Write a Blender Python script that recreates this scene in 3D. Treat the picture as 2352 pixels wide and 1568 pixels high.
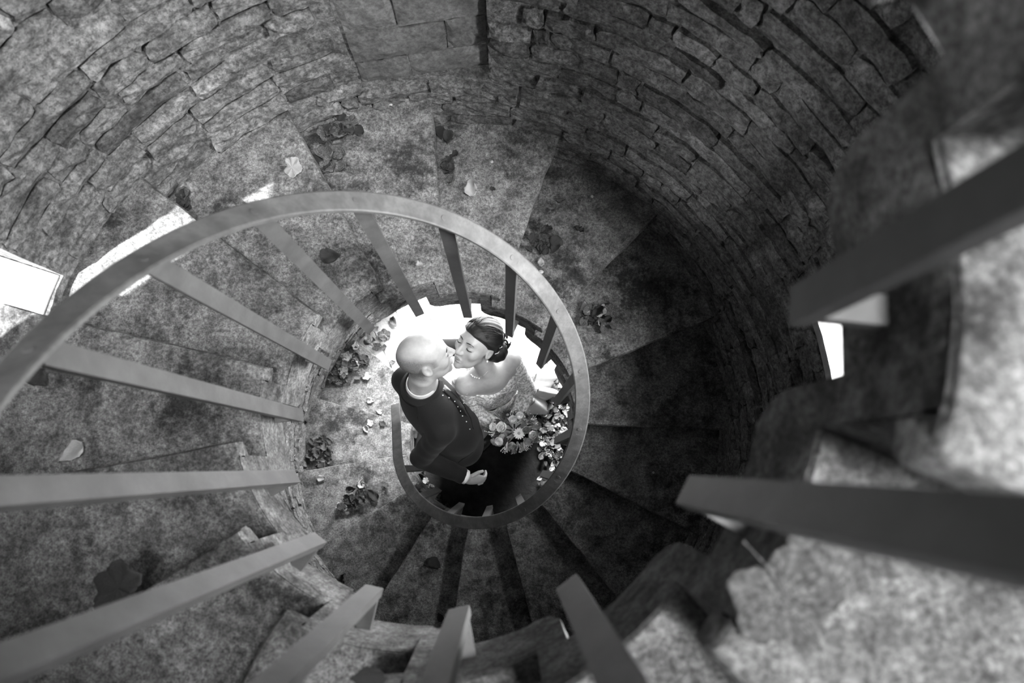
import bpy, bmesh, math, random
import numpy as np
from mathutils import Vector, Matrix, noise
from mathutils.bvhtree import BVHTree
from mathutils.geometry import tessellate_polygon
for o in list(bpy.data.objects): bpy.data.objects.remove(o)
SC = bpy.context.scene
COL = SC.collection
PI = math.pi
random.seed(7); RNG = np.random.default_rng(7)

# ------------------------------------------------------------------ camera
F_PX = 1548.0
CAM = np.array([0.1415, -0.1593, 1.7718]); CA, CB = 0.18226, -0.01057
def _rot(a, b):
    ca, sa, cb, sb = math.cos(a), math.sin(a), math.cos(b), math.sin(b)
    return np.array([[1,0,0],[0,ca,-sa],[0,sa,ca]]) @ np.array([[cb,0,sb],[0,1,0],[-sb,0,cb]])
CR = _rot(CA, CB)
cd = bpy.data.cameras.new('camera'); cam = bpy.data.objects.new('camera', cd); COL.objects.link(cam)
cd.sensor_width = 36; cd.lens = F_PX/2352*36; cd.clip_start = 0.01
m4 = Matrix([list(CR[i])+[CAM[i]] for i in range(3)]+[[0,0,0,1]]); cam.matrix_world = m4
cd.dof.use_dof = True; cd.dof.focus_distance = 2.75; cd.dof.aperture_fstop = 3.6
SC.camera = cam

# ------------------------------------------------------------------ light
SC.view_settings.view_transform = 'Standard'; SC.view_settings.look = 'None'
SC.view_settings.gamma = 1; SC.view_settings.use_curve_mapping = False
SC.view_settings.exposure = 0.0
W = bpy.data.worlds.new('world'); SC.world = W; W.use_nodes = True
bg = W.node_tree.nodes['Background']; bg.inputs[0].default_value = (1,1,1,1); bg.inputs[1].default_value = 0.6
def aim(o, loc, target):
    o.location = loc
    o.rotation_euler = (Vector(target)-Vector(loc)).to_track_quat('-Z','Y').to_euler()
SUN_AZ, SUN_EL = math.radians(38.0), math.radians(50.0)     # direction the beam travels, seen from above
sl = bpy.data.lights.new('sun', 'SUN'); sl.energy = 36; sl.angle = math.radians(0.9)
so = bpy.data.objects.new('sun', sl); COL.objects.link(so)
aim(so, (0,0,0), (math.cos(SUN_AZ)*math.cos(SUN_EL), math.sin(SUN_AZ)*math.cos(SUN_EL), -math.sin(SUN_EL))); so.location = (-6,-5,8)
def area(name, loc, target, sx, sy, power):
    l = bpy.data.lights.new(name, 'AREA'); l.shape = 'RECTANGLE'; l.size = sx; l.size_y = sy; l.energy = power
    o = bpy.data.objects.new(name, l); COL.objects.link(o); aim(o, loc, target); return o
area('daylight_above', (0.60,-0.82,5.4), (0.36,-0.13,0.0), 1.1, 1.1, 900)          # daylight over the open tower top
area('daylight_window', (1.55,0.0,0.55), (-0.8,0.15,0.15), 0.6, 0.8, 125)       # daylight of the east window
area('daylight_slit', (-4.2,-0.9,1.6), (0.85,0.45,0.0), 0.6, 0.6, 150)            # daylight of the slit window
area('daylight_door', (0.35,3.0,0.5), (-0.35,0.4,-2.6), 1.2, 1.2, 1300)           # high daylight that falls through the doorway
area('daylight_door_low', (0.50,1.60,-1.6), (-0.2,0.3,-2.2), 1.0, 0.9, 72)        # low daylight of the doorway

# ------------------------------------------------------------------ helpers
def at(u, v, z):
    d = CR @ np.array([(u-1176)/F_PX, -(v-784)/F_PX, -1.0]); return CAM + d*((z-CAM[2])/d[2])
def project(P):
    q = CR.T @ (np.array(P)-CAM)
    if q[2] > -0.05: return None
    return 1176+F_PX*q[0]/-q[2], 784-F_PX*q[1]/-q[2]
def V3(p): return np.array(p, float)
def unit(v): v = np.array(v, float); return v/np.linalg.norm(v)
def mesh(name, verts, faces, smooth=False):
    m = bpy.data.meshes.new(name); m.from_pydata([tuple(map(float, v)) for v in verts], [], faces); m.update()
    if smooth: m.polygons.foreach_set('use_smooth', [True]*len(m.polygons))
    return m
def mesh_np(name, V, Q, smooth=True):
    m = bpy.data.meshes.new(name); n = len(V); f = len(Q); k = Q.shape[1]
    m.vertices.add(n); m.vertices.foreach_set('co', np.asarray(V, np.float32).ravel())
    m.loops.add(f*k); m.loops.foreach_set('vertex_index', np.asarray(Q, np.int32).ravel())
    m.polygons.add(f); m.polygons.foreach_set('loop_start', np.arange(0, f*k, k, dtype=np.int32))
    m.polygons.foreach_set('use_smooth', np.full(f, smooth)); m.update(calc_edges=True); m.validate(); return m
def obj(name, me, mat, parent=None, loc=None, rot=None, scale=None):
    o = bpy.data.objects.new(name, me); COL.objects.link(o)
    if mat is not None and me is not None and not me.materials: me.materials.append(mat)
    if parent: o.parent = parent
    if loc is not None: o.location = loc
    if rot is not None: o.rotation_euler = rot
    if scale is not None: o.scale = scale if hasattr(scale,'__len__') else (scale,)*3
    return o
def tag(o, label=None, cat=None, group=None, kind=None):
    if label: o['label'] = label
    if cat: o['category'] = cat
    if group: o['group'] = group
    if kind: o['kind'] = kind
    return o
def empty(name, loc=(0,0,0)):
    o = bpy.data.objects.new(name, None); COL.objects.link(o); o.location = loc; o.empty_display_size = .1; return o
class MB:
    def __init__(s): s.v = []; s.f = []
    def add(s, v, f): n = len(s.v); s.v += [tuple(p) for p in v]; s.f += [tuple(i+n for i in q) for q in f]
    def box8(s, p): s.add(p, [(0,3,2,1),(4,5,6,7),(0,1,5,4),(1,2,6,5),(2,3,7,6),(3,0,4,7)])
    def bar(s, a, b, wv, hv):       # box along a-b with half extents wv, hv (vectors)
        a, b, wv, hv = map(V3, (a,b,wv,hv))
        s.box8([a-wv-hv,a+wv-hv,a+wv+hv,a-wv+hv,b-wv-hv,b+wv-hv,b+wv+hv,b-wv+hv])
    def tube(s, pts, rad, n=8, cap=True):
        pts = [V3(p) for p in pts]; rad = rad if hasattr(rad,'__len__') else [rad]*len(pts)
        base = len(s.v); up = None
        for i, p in enumerate(pts):
            t = unit(pts[min(i+1,len(pts)-1)]-pts[max(i-1,0)])
            if up is None:
                up = np.cross(t, (0,0,1) if abs(t[2]) < .9 else (1,0,0))
            up = unit(up-t*(up@t)); w = np.cross(t, up)
            for k in range(n):
                a = 2*PI*k/n; s.v.append(tuple(p+(up*math.cos(a)+w*math.sin(a))*rad[i]))
        for i in range(len(pts)-1):
            for k in range(n):
                a, b = base+i*n+k, base+i*n+(k+1)%n; s.f.append((a,b,b+n,a+n))
        if cap:
            s.f.append(tuple(base+k for k in reversed(range(n)))); e = base+(len(pts)-1)*n; s.f.append(tuple(e+k for k in range(n)))
    def build(s, name, mat, parent=None, smooth=False, **k):
        return obj(name, mesh(name, s.v, s.f, smooth), mat, parent, **k)
def nz(p, sc=1.0, seed=0.0): return noise.noise(Vector((p[0]*sc+seed, p[1]*sc+seed*1.7, p[2]*sc-seed)))

# ------------------------------------------------------------------ materials
def mat(name, dark, light, scale=6, rough=.85, speck=0, speck_scale=160, speck_val=None, bump=0.0, bump_scale=90,
        coords='pos', tone=False, spec=.25, detail=8, contrast=(.35,.65), stain=0, stain_scale=2.2, stain_val=.02, sss=0, sheen=0, bump_dist=.006, grain=0, grain_scale=70):
    m = bpy.data.materials.new(name); m.use_nodes = True; N = m.node_tree.nodes; L = m.node_tree.links
    b = N['Principled BSDF']; b.inputs['Roughness'].default_value = rough; b.inputs['Specular IOR Level'].default_value = spec
    if coords == 'pos': src = N.new('ShaderNodeNewGeometry').outputs['Position']
    else: src = N.new('ShaderNodeTexCoord').outputs['Object']
    def noi(sc, det=detail, ro=.6):
        n = N.new('ShaderNodeTexNoise'); n.inputs['Scale'].default_value = sc; n.inputs['Detail'].default_value = det; n.inputs['Roughness'].default_value = ro
        L.new(src, n.inputs['Vector']); return n.outputs['Fac']
    def ramp(inp, p0, p1, c0, c1):
        r = N.new('ShaderNodeValToRGB'); r.color_ramp.elements[0].position = p0; r.color_ramp.elements[1].position = p1
        r.color_ramp.elements[0].color = (c0,c0,c0,1); r.color_ramp.elements[1].color = (c1,c1,c1,1); L.new(inp, r.inputs[0]); return r.outputs[0]
    def mix(fac, a, c, mode='MIX'):
        x = N.new('ShaderNodeMix'); x.data_type = 'RGBA'; x.blend_type = mode
        if hasattr(fac,'links'): L.new(fac, x.inputs[0])
        else: x.inputs[0].default_value = fac
        for i, q in ((6,a),(7,c)):
            if hasattr(q,'links'): L.new(q, x.inputs[i])
            else: x.inputs[i].default_value = (q,q,q,1)
        return x.outputs[2]
    col = ramp(noi(scale), contrast[0], contrast[1], dark, light)
    if stain:
        col = mix(ramp(noi(stain_scale, 10, .78), .49, .61, 0, stain), col, stain_val)
    if grain:
        col = mix(1.0, col, ramp(noi(grain_scale, 8, .75), .38, .62, 1-grain, 1+grain*.55), 'MULTIPLY')
    if speck:
        col = mix(ramp(noi(speck_scale, 7, .8), .48, .60, 0, speck), col, speck_val if speck_val is not None else dark*.25)
    if tone:
        a = N.new('ShaderNodeAttribute'); a.attribute_name = 'tone'
        col = mix(1.0, col, a.outputs['Color'], 'MULTIPLY')
    if name == 'skin':
        a = N.new('ShaderNodeAttribute'); a.attribute_name = 'tone'; col = mix(a.outputs['Fac'], col, ramp(noi(420, 6), .3, .7, .07, .30))
    L.new(col, b.inputs['Base Color'])
    if bump:
        bp = N.new('ShaderNodeBump'); bp.inputs['Strength'].default_value = bump; bp.inputs['Distance'].default_value = bump_dist
        L.new(noi(bump_scale, 6, .65), bp.inputs['Height']); L.new(bp.outputs[0], b.inputs['Normal'])
    if sss: b.inputs['Subsurface Weight'].default_value = sss; b.inputs['Subsurface Radius'].default_value = (.01,.01,.01); b.inputs['Subsurface Scale'].default_value = .5
    if sheen: b.inputs['Sheen Weight'].default_value = sheen
    return m
M = dict(
 brick=mat('brick_stone', .11, .25, 14, grain=.6, grain_scale=55, speck=.7, speck_scale=85, speck_val=.025, bump=.9, bump_scale=70, tone=True, stain=.4, stain_scale=6, stain_val=.06, bump_dist=.008),
 mortar=mat('mortar', .10, .26, 16, grain=.6, grain_scale=55, speck=.6, speck_scale=75, speck_val=.025, bump=1, bump_scale=60, bump_dist=.012),
 ashlar=mat('ashlar', .10, .19, 9, grain=.4, grain_scale=60, speck=.35, speck_scale=90, speck_val=.04, bump=.45, bump_scale=60, tone=True),
 step=mat('step_concrete', .09, .25, 18, tone=True, grain=.6, grain_scale=105, detail=12, contrast=(.36,.66), speck=.6, speck_scale=240, speck_val=.01, bump=.8, bump_scale=230, stain=.9, stain_scale=4.4, stain_val=.012, bump_dist=.003),
 paving=mat('paving', .72, .88, 8, speck=.3, speck_scale=60, speck_val=.3, bump=.3, tone=True),
 well_floor=mat('dark_floor', .004, .014, 20, bump=1, bump_scale=40),
 ground=mat('pale_ground', .45, .6, 3),
 iron=mat('painted_iron', .05, .085, 18, rough=.5, speck=.35, speck_scale=110, speck_val=.05, bump=.15, bump_scale=200, spec=.4, contrast=(.3,.7)),
 rail=mat('painted_rail', .055, .10, 22, rough=.6, speck=.4, speck_scale=90, speck_val=.05, bump=.15, bump_scale=200, spec=.3),
 plaster=mat('sill_stone', .3, .42, 30, speck=.25, speck_scale=300, speck_val=.4, bump=.3),
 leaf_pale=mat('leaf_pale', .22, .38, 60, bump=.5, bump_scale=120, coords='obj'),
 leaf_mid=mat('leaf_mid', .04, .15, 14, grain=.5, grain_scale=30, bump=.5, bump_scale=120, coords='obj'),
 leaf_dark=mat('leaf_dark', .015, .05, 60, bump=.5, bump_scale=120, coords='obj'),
 skin=mat('skin', .36, .44, 30, rough=.42, bump=.08, bump_scale=400, spec=.4, sss=.12),
 skin_b=mat('skin_bride', .32, .39, 30, rough=.42, bump=.06, bump_scale=400, spec=.4, sss=.12),
 stubble=mat('short_hair', .08, .30, 420, rough=.7, bump=.6, bump_scale=500, contrast=(.3,.7)),
 hair=mat('dark_hair', .005, .016, 60, rough=.40, spec=.45, bump=.4, bump_scale=300, coords='pos'),
 lip=mat('lip', .16, .2, 40, rough=.35, spec=.5),
 brow=mat('brow', .012, .03, 60),
 suit=mat('suit_wool', .007, .013, 300, rough=.85, bump=.3, bump_scale=600, sheen=.05),
 satin=mat('black_satin', .006, .012, 40, rough=.18, spec=.7, bump=.35, bump_scale=40),
 shirt=mat('white_shirt', .8, .85, 60, rough=.8),
 lace=mat('ivory_lace', .30, .78, 85, rough=.75, bump=.9, bump_scale=110, contrast=(.42,.58), coords='pos'),
 skirt=mat('white_satin', .72, .82, 10, rough=.5, bump=.1),
 pearl=mat('pearl', .8, .9, 10, rough=.15, spec=.7),
 metal=mat('silver', .6, .75, 10, rough=.2, spec=.8),
 petal=mat('petal', .65, .85, 40, rough=.7, coords='obj'),
 petal_mid=mat('petal_mid', .25, .4, 40, rough=.7, coords='obj'),
 petal_dark=mat('petal_dark', .012, .04, 40, rough=.6, coords='obj'),
 green=mat('foliage', .03, .09, 40, rough=.55, coords='obj'),
)

# ------------------------------------------------------------------ stair geometry constants
H = 0.17; TH0 = 2.48868; D = 0.421153; RI = 0.4333; RO = 1.0752; SKEW = 0.0248
RB = 0.3734; AL = 0.3252; ZB = -0.1012; HR = 0.875; THICK = 0.325
FLOOR = -16*H
K_TOP, K_BOT = -20, 15

def step_mesh(k):
    z0 = -k*H; th = TH0-k*D
    bot = -THICK; floor_rel = FLOOR-z0
    b1 = max(bot, floor_rel); b2 = max(H-THICK, floor_rel)
    prof = []                                  # (u, tangential offset, dz)
    nu = 9
    prof += [(0, .032, -.052), (0, .008, -.047), (0, .0, -.038), (0, .0, -.012), (0, .004, -.003), (0, .014, 0)]
    prof += [(i/nu, .014 if i < 1 else .022, 0) for i in range(1, nu)]
    prof += [(1, .045, 0), (1, .045, (b2)*.5), (1, .040, b2)]
    prof += [(.82, .035, b2), (.55, .03, b2), (.30, .02, b2+.008), (.295, .02, b1+.06), (.22, .022, b1+.02)] if b1 != b2 else [(.5,.02,b2)]
    prof += [(.1, .025, b1+.004), (0, .032, b1), (0, .032, (b1-.05)/2)]
    radii = [RI+.0, RI+.006, RI+.02] + list(np.linspace(RI+.06, RO+.03, 15))
    V = []; n = len(prof)
    for ri, r in enumerate(radii):
        for (u, t, dz) in prof:
            a = th+u*D+(SKEW+t)/max(r, .1)
            rr = r; zz = dz
            if ri == 0 and dz > -.02: zz = dz-.010; rr = r+.002
            if ri == 1 and dz > -.02: zz = dz-.003
            p = np.array([rr*math.cos(a), rr*math.sin(a), z0+zz])
            wob = .006*nz(p, 9, k)+.003*nz(p, 30, k)
            if ri < 3 and dz < -.06: wob = .005*nz(p, 5, k)
            if abs(dz) < .06 and u < .05: wob += .006*nz(p, 16, k+5)
            if dz > -.001 and u > .05: p[2] += wob*.5
            else:
                p[:2] *= 1+wob*.6*(1 if ri < 3 else .2); a2 = wob/r*.7
                p[:2] = [p[0]*math.cos(a2)-p[1]*math.sin(a2), p[0]*math.sin(a2)+p[1]*math.cos(a2)]; p[2] += wob*.5*(1 if dz > -.06 else .8)
            V.append(p)
    Fc = []
    for i in range(len(radii)-1):
        for j in range(n):
            a, b = i*n+j, i*n+(j+1) % n; Fc.append((a, b, b+n, a+n))
    poly = [Vector((u*D*RI+t, dz, 0)) for (u, t, dz) in prof]
    e = (len(radii)-1)*n
    for tri in tessellate_polygon([poly]): Fc.append(tuple(e+i for i in tri))
    # inner end: columns that follow the round well, plus the small profile of the nose
    us = [0, .05, .1, .16, .22, .295, .30, .37, .45, .55, .64, .73, .82, .91, 1.0]; rowsn = 6; c0 = len(V)
    for u in us:
        bb_ = (b1+(0 if u < .1 else .02*(u-.1)/.12) if u <= .22 else b1+.02+.04*(u-.22)/.075) if u < .298 else b2+(.008*max(0, (.55-u)/.25))
        if b1 == b2: bb_ = b1
        for j in range(rowsn+1):
            a = th+u*D+(SKEW+float(np.interp(u, [0,.1,.22,.30,.55,.82,1], [.032,.025,.022,.02,.03,.035,.045])))/RI; zz = -.004+(bb_+.004)*j/rowsn
            p = np.array([RI*math.cos(a), RI*math.sin(a), z0+zz]); f_ = 1.008 if j == 0 else 1+.007*nz(p, 8, k)+.003*nz(p, 26, k); p[:2] *= f_; V.append(p)
    for i in range(len(us)-1):
        for j in range(rowsn): q0 = c0+i*(rowsn+1)+j; Fc.append((q0, q0+1, q0+rowsn+2, q0+rowsn+1))
    Fc.append((c0, 5, 4, 3, 2, 1, 0))
    m = mesh('step', V, Fc)
    bm = bmesh.new(); bm.from_mesh(m); bmesh.ops.recalc_face_normals(bm, faces=bm.faces); bm.to_mesh(m); bm.free()
    m.polygons.foreach_set('use_smooth', [len(q.vertices) == 4 for q in m.polygons])
    try: m.set_sharp_from_angle(angle=math.radians(35))
    except Exception: pass
    return m
def set_tone(me, val):
    ca = me.attributes.new('tone', 'FLOAT_COLOR', 'POINT')
    arr = np.ones((len(me.vertices), 4), np.float32); arr[:, :3] = np.asarray(val, np.float32).reshape(-1, 1); ca.data.foreach_set('color', arr.ravel())
RT = np.random.default_rng(4); STEP_TONE = {k: float(RT.uniform(.84, 1.16)) for k in range(-30, 20)}     # every cast block weathers a little differently
stair = empty('spiral_staircase', (0,0,FLOOR))
tag(stair, 'winding stone staircase of worn mottled wedge steps around an open well', 'staircase')
bvh_v, bvh_f = [], []
for k in range(K_BOT, K_TOP-1, -1):
    m = step_mesh(k); set_tone(m, STEP_TONE.get(k, 1.0)); o = obj('step', m, M['step'], stair, loc=(0,0,-FLOOR))
    n0 = len(bvh_v); bvh_v += [tuple(v.co) for v in m.vertices]; bvh_f += [tuple(i+n0 for i in p.vertices) for p in m.polygons]
STAIR_BVH = BVHTree.FromPolygons(bvh_v, bvh_f)

# ------------------------------------------------------------------ the round wall
DEG = math.radians
OPEN = [  # th0, th1 (deg), z0, z1
 (161.8, 182.5, 0.03, 0.98),       # sunlit window slit beside the stair
 (-16, 16.5, -0.12, 0.85),       # window with pale sill under the upper flight
 (48, 122, FLOOR, -0.93),    # doorway at the foot
]
PANEL = (85.2, 107.1, -0.205, 1.6)
Z_TOP = 4.4; T_WALL = .26
tgrid = sorted(set([round(a*2.0-180, 3) for a in range(180)]+[round(((o[i]+180) % 360)-180, 3) for o in OPEN+[PANEL] for i in (0,1)]))
zgrid = sorted(set([round(z, 3) for z in np.arange(FLOOR-.1, Z_TOP+.01, .045)]+[round(o[i], 3) for o in OPEN+[PANEL] for i in (2,3)]))
nt, nzg = len(tgrid), len(zgrid)
def is_open(tc, zc):
    for a, b, z0, z1 in OPEN+[PANEL]:
        if (tc-a) % 360 < (b-a) and z0 < zc < z1: return True
    return False
tmid = [(tgrid[i]+(tgrid[(i+1) % nt]+(360 if i == nt-1 else 0)))/2 for i in range(nt)]
solid = [[not is_open(tmid[i], (zgrid[j]+zgrid[j+1])/2) for j in range(nzg-1)] for i in range(nt)]
wv = MB()
R_IN, R_OUT = RO+.010, RO+T_WALL
idx = {}
def wvert(i, j, lay):
    key = (i % nt, j, lay)
    if key not in idx:
        a = DEG(tgrid[i % nt]); z = zgrid[j]; r = R_IN if lay == 0 else R_OUT
        p = (r*math.cos(a), r*math.sin(a), z)
        if lay == 0: r += .010*nz(p, 9)+.004*nz(p, 23)
        idx[key] = len(wv.v); wv.v.append((r*math.cos(a), r*math.sin(a), z))
    return idx[key]
for i in range(nt):
    for j in range(nzg-1):
        if not solid[i][j]: continue
        q = lambda di, dj, l: wvert(i+di, j+dj, l)
        wv.f.append((q(0,0,0), q(0,1,0), q(1,1,0), q(1,0,0))); wv.f.append((q(0,0,1), q(1,0,1), q(1,1,1), q(0,1,1)))
        if not solid[(i-1) % nt][j]: wv.f.append((q(0,0,0), q(0,0,1), q(0,1,1), q(0,1,0)))
        if not solid[(i+1) % nt][j]: wv.f.append((q(1,0,0), q(1,1,0), q(1,1,1), q(1,0,1)))
        if j == 0 or not solid[i][j-1]: wv.f.append((q(0,0,0), q(1,0,0), q(1,0,1), q(0,0,1)))
        if j == nzg-2 or not solid[i][j+1]: wv.f.append((q(0,1,0), q(0,1,1), q(1,1,1), q(1,1,0)))
wall = wv.build('wall_round', M['mortar'])
tag(wall, 'round tower wall of rough weathered stone bricks and mortar', 'wall', kind='structure')

def brick_geo(t0, t1, z0, z1, depth, rng, rough=.005, nu=6, nv=3):
    """irregular stone face, curved with the wall; returns verts, faces"""
    V = []; Fc = []
    g = .004; bev = .0045
    L = (t1-t0)*RO; ts0, ts1 = t0+g/RO, t1-g/RO; za, zb = z0+g, z1-g
    sl = rng.normal(0, .004, 4); c = rng.normal(0, rough, (nu+1, nv+1))*.55; tilt = rng.normal(0, .006); tv = rng.normal(0, .004)
    for i in range(nu+1):
        for j in range(nv+1):
            u, v = i/nu, j/nv
            edge = i in (0, nu) or j in (0, nv)
            zz = za+(zb-za)*v+(sl[0]*(1-u)+sl[1]*u)*(.5-abs(v-.5))
            tt = ts0+(ts1-ts0)*u
            if edge:
                tt += rng.normal(0, .0035)/RO; zz += rng.normal(0, .0025)
                if i in (0, nu) and j in (0, nv): tt += (.003 if i == 0 else -.003)/RO; zz += .0025*(1 if j == 0 else -1)
            r = RO-depth+c[i, j]+tilt*(u-.5)+tv*(v-.5)+(bev if edge else 0)
            V.append((r*math.cos(tt), r*math.sin(tt), zz))
    w = nv+1
    for i in range(nu):
        for j in range(nv): Fc.append((i*w+j, i*w+j+1, (i+1)*w+j+1, (i+1)*w+j))
    ring = [i*w for i in range(nu+1)]+[nu*w+j for j in range(1, nv+1)]+[i*w+nv for i in range(nu-1, -1, -1)]+[j for j in range(nv-1, 0, -1)]
    n0 = len(V)
    for r_ in ring:
        x, y, z = V[r_]; rr = math.hypot(x, y); s = (RO+.05)/rr; V.append((x*s, y*s, z))
    m = len(ring)
    for i in range(m): Fc.append((ring[i], ring[(i+1) % m], n0+(i+1) % m, n0+i))
    return V, Fc
bricks = []
z = FLOOR; rb = np.random.default_rng(11)
course = 0
while z < 1.75:
    ch = rb.uniform(.058, .086); z1 = z+ch
    t = rb.uniform(0, .2); tend = t+2*PI
    while t < tend-.02:
        ln = rb.uniform(.11, .30)
        if rb.random() < .12: ln = rb.uniform(.05, .09)
        t1 = min(t+ln/RO, tend)
        if tend-t1 < .05: t1 = tend
        tc = math.degrees((t+t1)/2); zc = (z+z1)/2; half = math.degrees((t1-t)/2)
        skip = False
        for a, b, o0, o1 in OPEN+[PANEL]:
            rel = (tc-a) % 360
            if z1 > o0+.015 and z < o1-.015:
                if rel < (b-a) or rel-half < (b-a) or rel+half > 360:
                    skip = True
                    # clip the brick at the jamb instead of dropping it when most of it is outside
                    if rel >= (b-a) and rel-half < (b-a) and half*2-((b-a)-(rel-half)) > 3: 
                        bricks.append((DEG(b)+2*PI*0+math.floor(t/(2*PI))*0, DEG(tc+half-tc)+DEG(((tc-a) % 360)+a), z, z1)); 
                    elif rel < 360 and rel+half > 360 and rel > (b-a) and (360-(rel-half)) > 3:
                        bricks.append((DEG(a-(360-(rel-half))), DEG(a), z, z1))
                    break
        if not skip and rb.random() > .015: bricks.append((t, t1, z, z1))
        t = t1
    z = z1; course += 1
geo = []
for (t0, t1, z0, z1) in bricks:
    if t1-t0 < .02: continue
    depth = rb.normal(.003, .0035)
    tone = float(np.clip(rb.normal(1.0, .11), .6, 1.25))
    if rb.random() < .08: tone *= .62
    nu = 6 if t1-t0 > .12 else 4
    V, Fc = brick_geo(t0, t1, z0, z1, depth, rb, nu=nu)
    tc = (t0+t1)/2; P = np.array([RO*math.cos(tc), RO*math.sin(tc), (z0+z1)/2]); area_px = 0
    cs = [project((RO*math.cos(a), RO*math.sin(a), zz)) for a, zz in ((t0,z0),(t1,z0),(t1,z1),(t0,z1))]
    pc = project(P)
    if all(cs) and pc and 0 < pc[0] < 2352 and 0 < pc[1] < 1568:
        dvec = Vector(P-CAM); hit = STAIR_BVH.ray_cast(Vector(CAM), dvec.normalized(), dvec.length-.03)
        if hit[0] is None:
            area_px = abs(sum(cs[i][0]*cs[(i+1)%4][1]-cs[(i+1)%4][0]*cs[i][1] for i in range(4)))/2
    geo.append((area_px, V, Fc, tone))
geo.sort(key=lambda g: -g[0])
for a_, V, Fc, tone in geo[:300]:
    me = mesh('brick', V, Fc); set_tone(me, tone); obj('brick', me, M['brick'], wall)
rest = MB(); tones = []
for a_, V, Fc, tone in geo[300:]:
    rest.add(V, Fc); tones += [tone]*len(V)
o = rest.build('brick_courses', M['brick'], wall); set_tone(o.data, tones); o['kind'] = 'stuff'

# ashlar blocks that close the old opening above the steps
a0, a1, pz0, pz1 = PANEL
e0 = np.array([math.cos(DEG(a0)), math.sin(DEG(a0)), 0])*(RO+.035); e1 = np.array([math.cos(DEG(a1)), math.sin(DEG(a1)), 0])*(RO+.012)
pn = unit(np.cross(e1-e0, (0,0,1)));
if pn @ e0 > 0: pn = -pn
mb = MB(); mb.bar((e0+e1)/2+np.array([0,0,pz0])-pn*.05, (e0+e1)/2+np.array([0,0,pz1])-pn*.05, (e1-e0)*.54, pn*.04); mb.build('joint_backing', M['mortar'], wall)
rows = [-.205, -.09, .045, .18, .30, .42, .55, .68, .82, .98, 1.15, 1.35, 1.6]
splits = [[.60], [.30], [.62], [.4], [.55], [.35], [.6], [.45], [.5], [.4], [.6], [.5]]
for ri in range(len(rows)-1):
    xs = [0.012]+splits[ri]+[.985]
    for ci in range(len(xs)-1):
        u0, u1 = xs[ci]+.006, xs[ci+1]-.006; za, zb = rows[ri]+.003, rows[ri+1]-.003
        mb = MB(); nx, nyy = 8, 4; off = rb.normal(0, .003)
        front = []
        for i in range(nx+1):
            for j in range(nyy+1):
                u = u0+(u1-u0)*i/nx; zz = za+(zb-za)*j/nyy; ed = i in (0,nx) or j in (0,nyy)
                if ed: u += rb.normal(0,.002); zz += rb.normal(0,.002)
                front.append(tuple(e0+(e1-e0)*u+np.array([0,0,zz])+pn*(off+rb.normal(0,.0012)-(.005 if ed else 0))))
        w = nyy+1; Fc = [(i*w+j, (i+1)*w+j, (i+1)*w+j+1, i*w+j+1) for i in range(nx) for j in range(nyy)]
        ring = [i*w for i in range(nx+1)]+[nx*w+j for j in range(1,nyy+1)]+[i*w+nyy for i in range(nx-1,-1,-1)]+[j for j in range(nyy-1,0,-1)]
        n0 = len(front); front += [tuple(V3(front[r])-pn*.06) for r in ring]; mm = len(ring)
        Fc += [(ring[i], n0+i, n0+(i+1)%mm, ring[(i+1)%mm]) for i in range(mm)]
        mb.add(front, Fc); o = mb.build('ashlar_block', M['ashlar'], wall); set_tone(o.data, float(np.clip(rb.normal(.95,.1), .7, 1.2)))

# window on the left of the picture (sunlit reveal) and window with a pale sill on the right
def arc_slab(t0, t1, r0, r1, z0, z1, n=6, out_drop=0):
    mb = MB(); V = []
    for i in range(n+1):
        a = DEG(t0+(t1-t0)*i/n); c, s = math.cos(a), math.sin(a)
        V += [(r0*c, r0*s, z0), (r1*c, r1*s, z0-out_drop), (r1*c, r1*s, z1-out_drop), (r0*c, r0*s, z1)]
    Fc = [(i*4+j, i*4+(j+1)%4, i*4+4+(j+1)%4, i*4+4+j) for i in range(n) for j in range(4)]+[(3,2,1,0), (n*4, n*4+1, n*4+2, n*4+3)]
    mb.add(V, Fc); return mb
w1 = empty('window_1'); tag(w1, 'narrow glassless window opening with sunlit white reveal beside the steps', 'window', kind='structure')
arc_slab(162, 182.3, RO+.02, RO+T_WALL+.03, -.01, .035).build('window_sill', M['plaster'], w1)
w2 = empty('window_2'); tag(w2, 'small window opening with a bright pale sill under the near steps', 'window', kind='structure')
arc_slab(-15.9, 16.4, RO-.004, RO+T_WALL+.03, -.15, -.115).build('window_sill', M['plaster'], w2)

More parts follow.
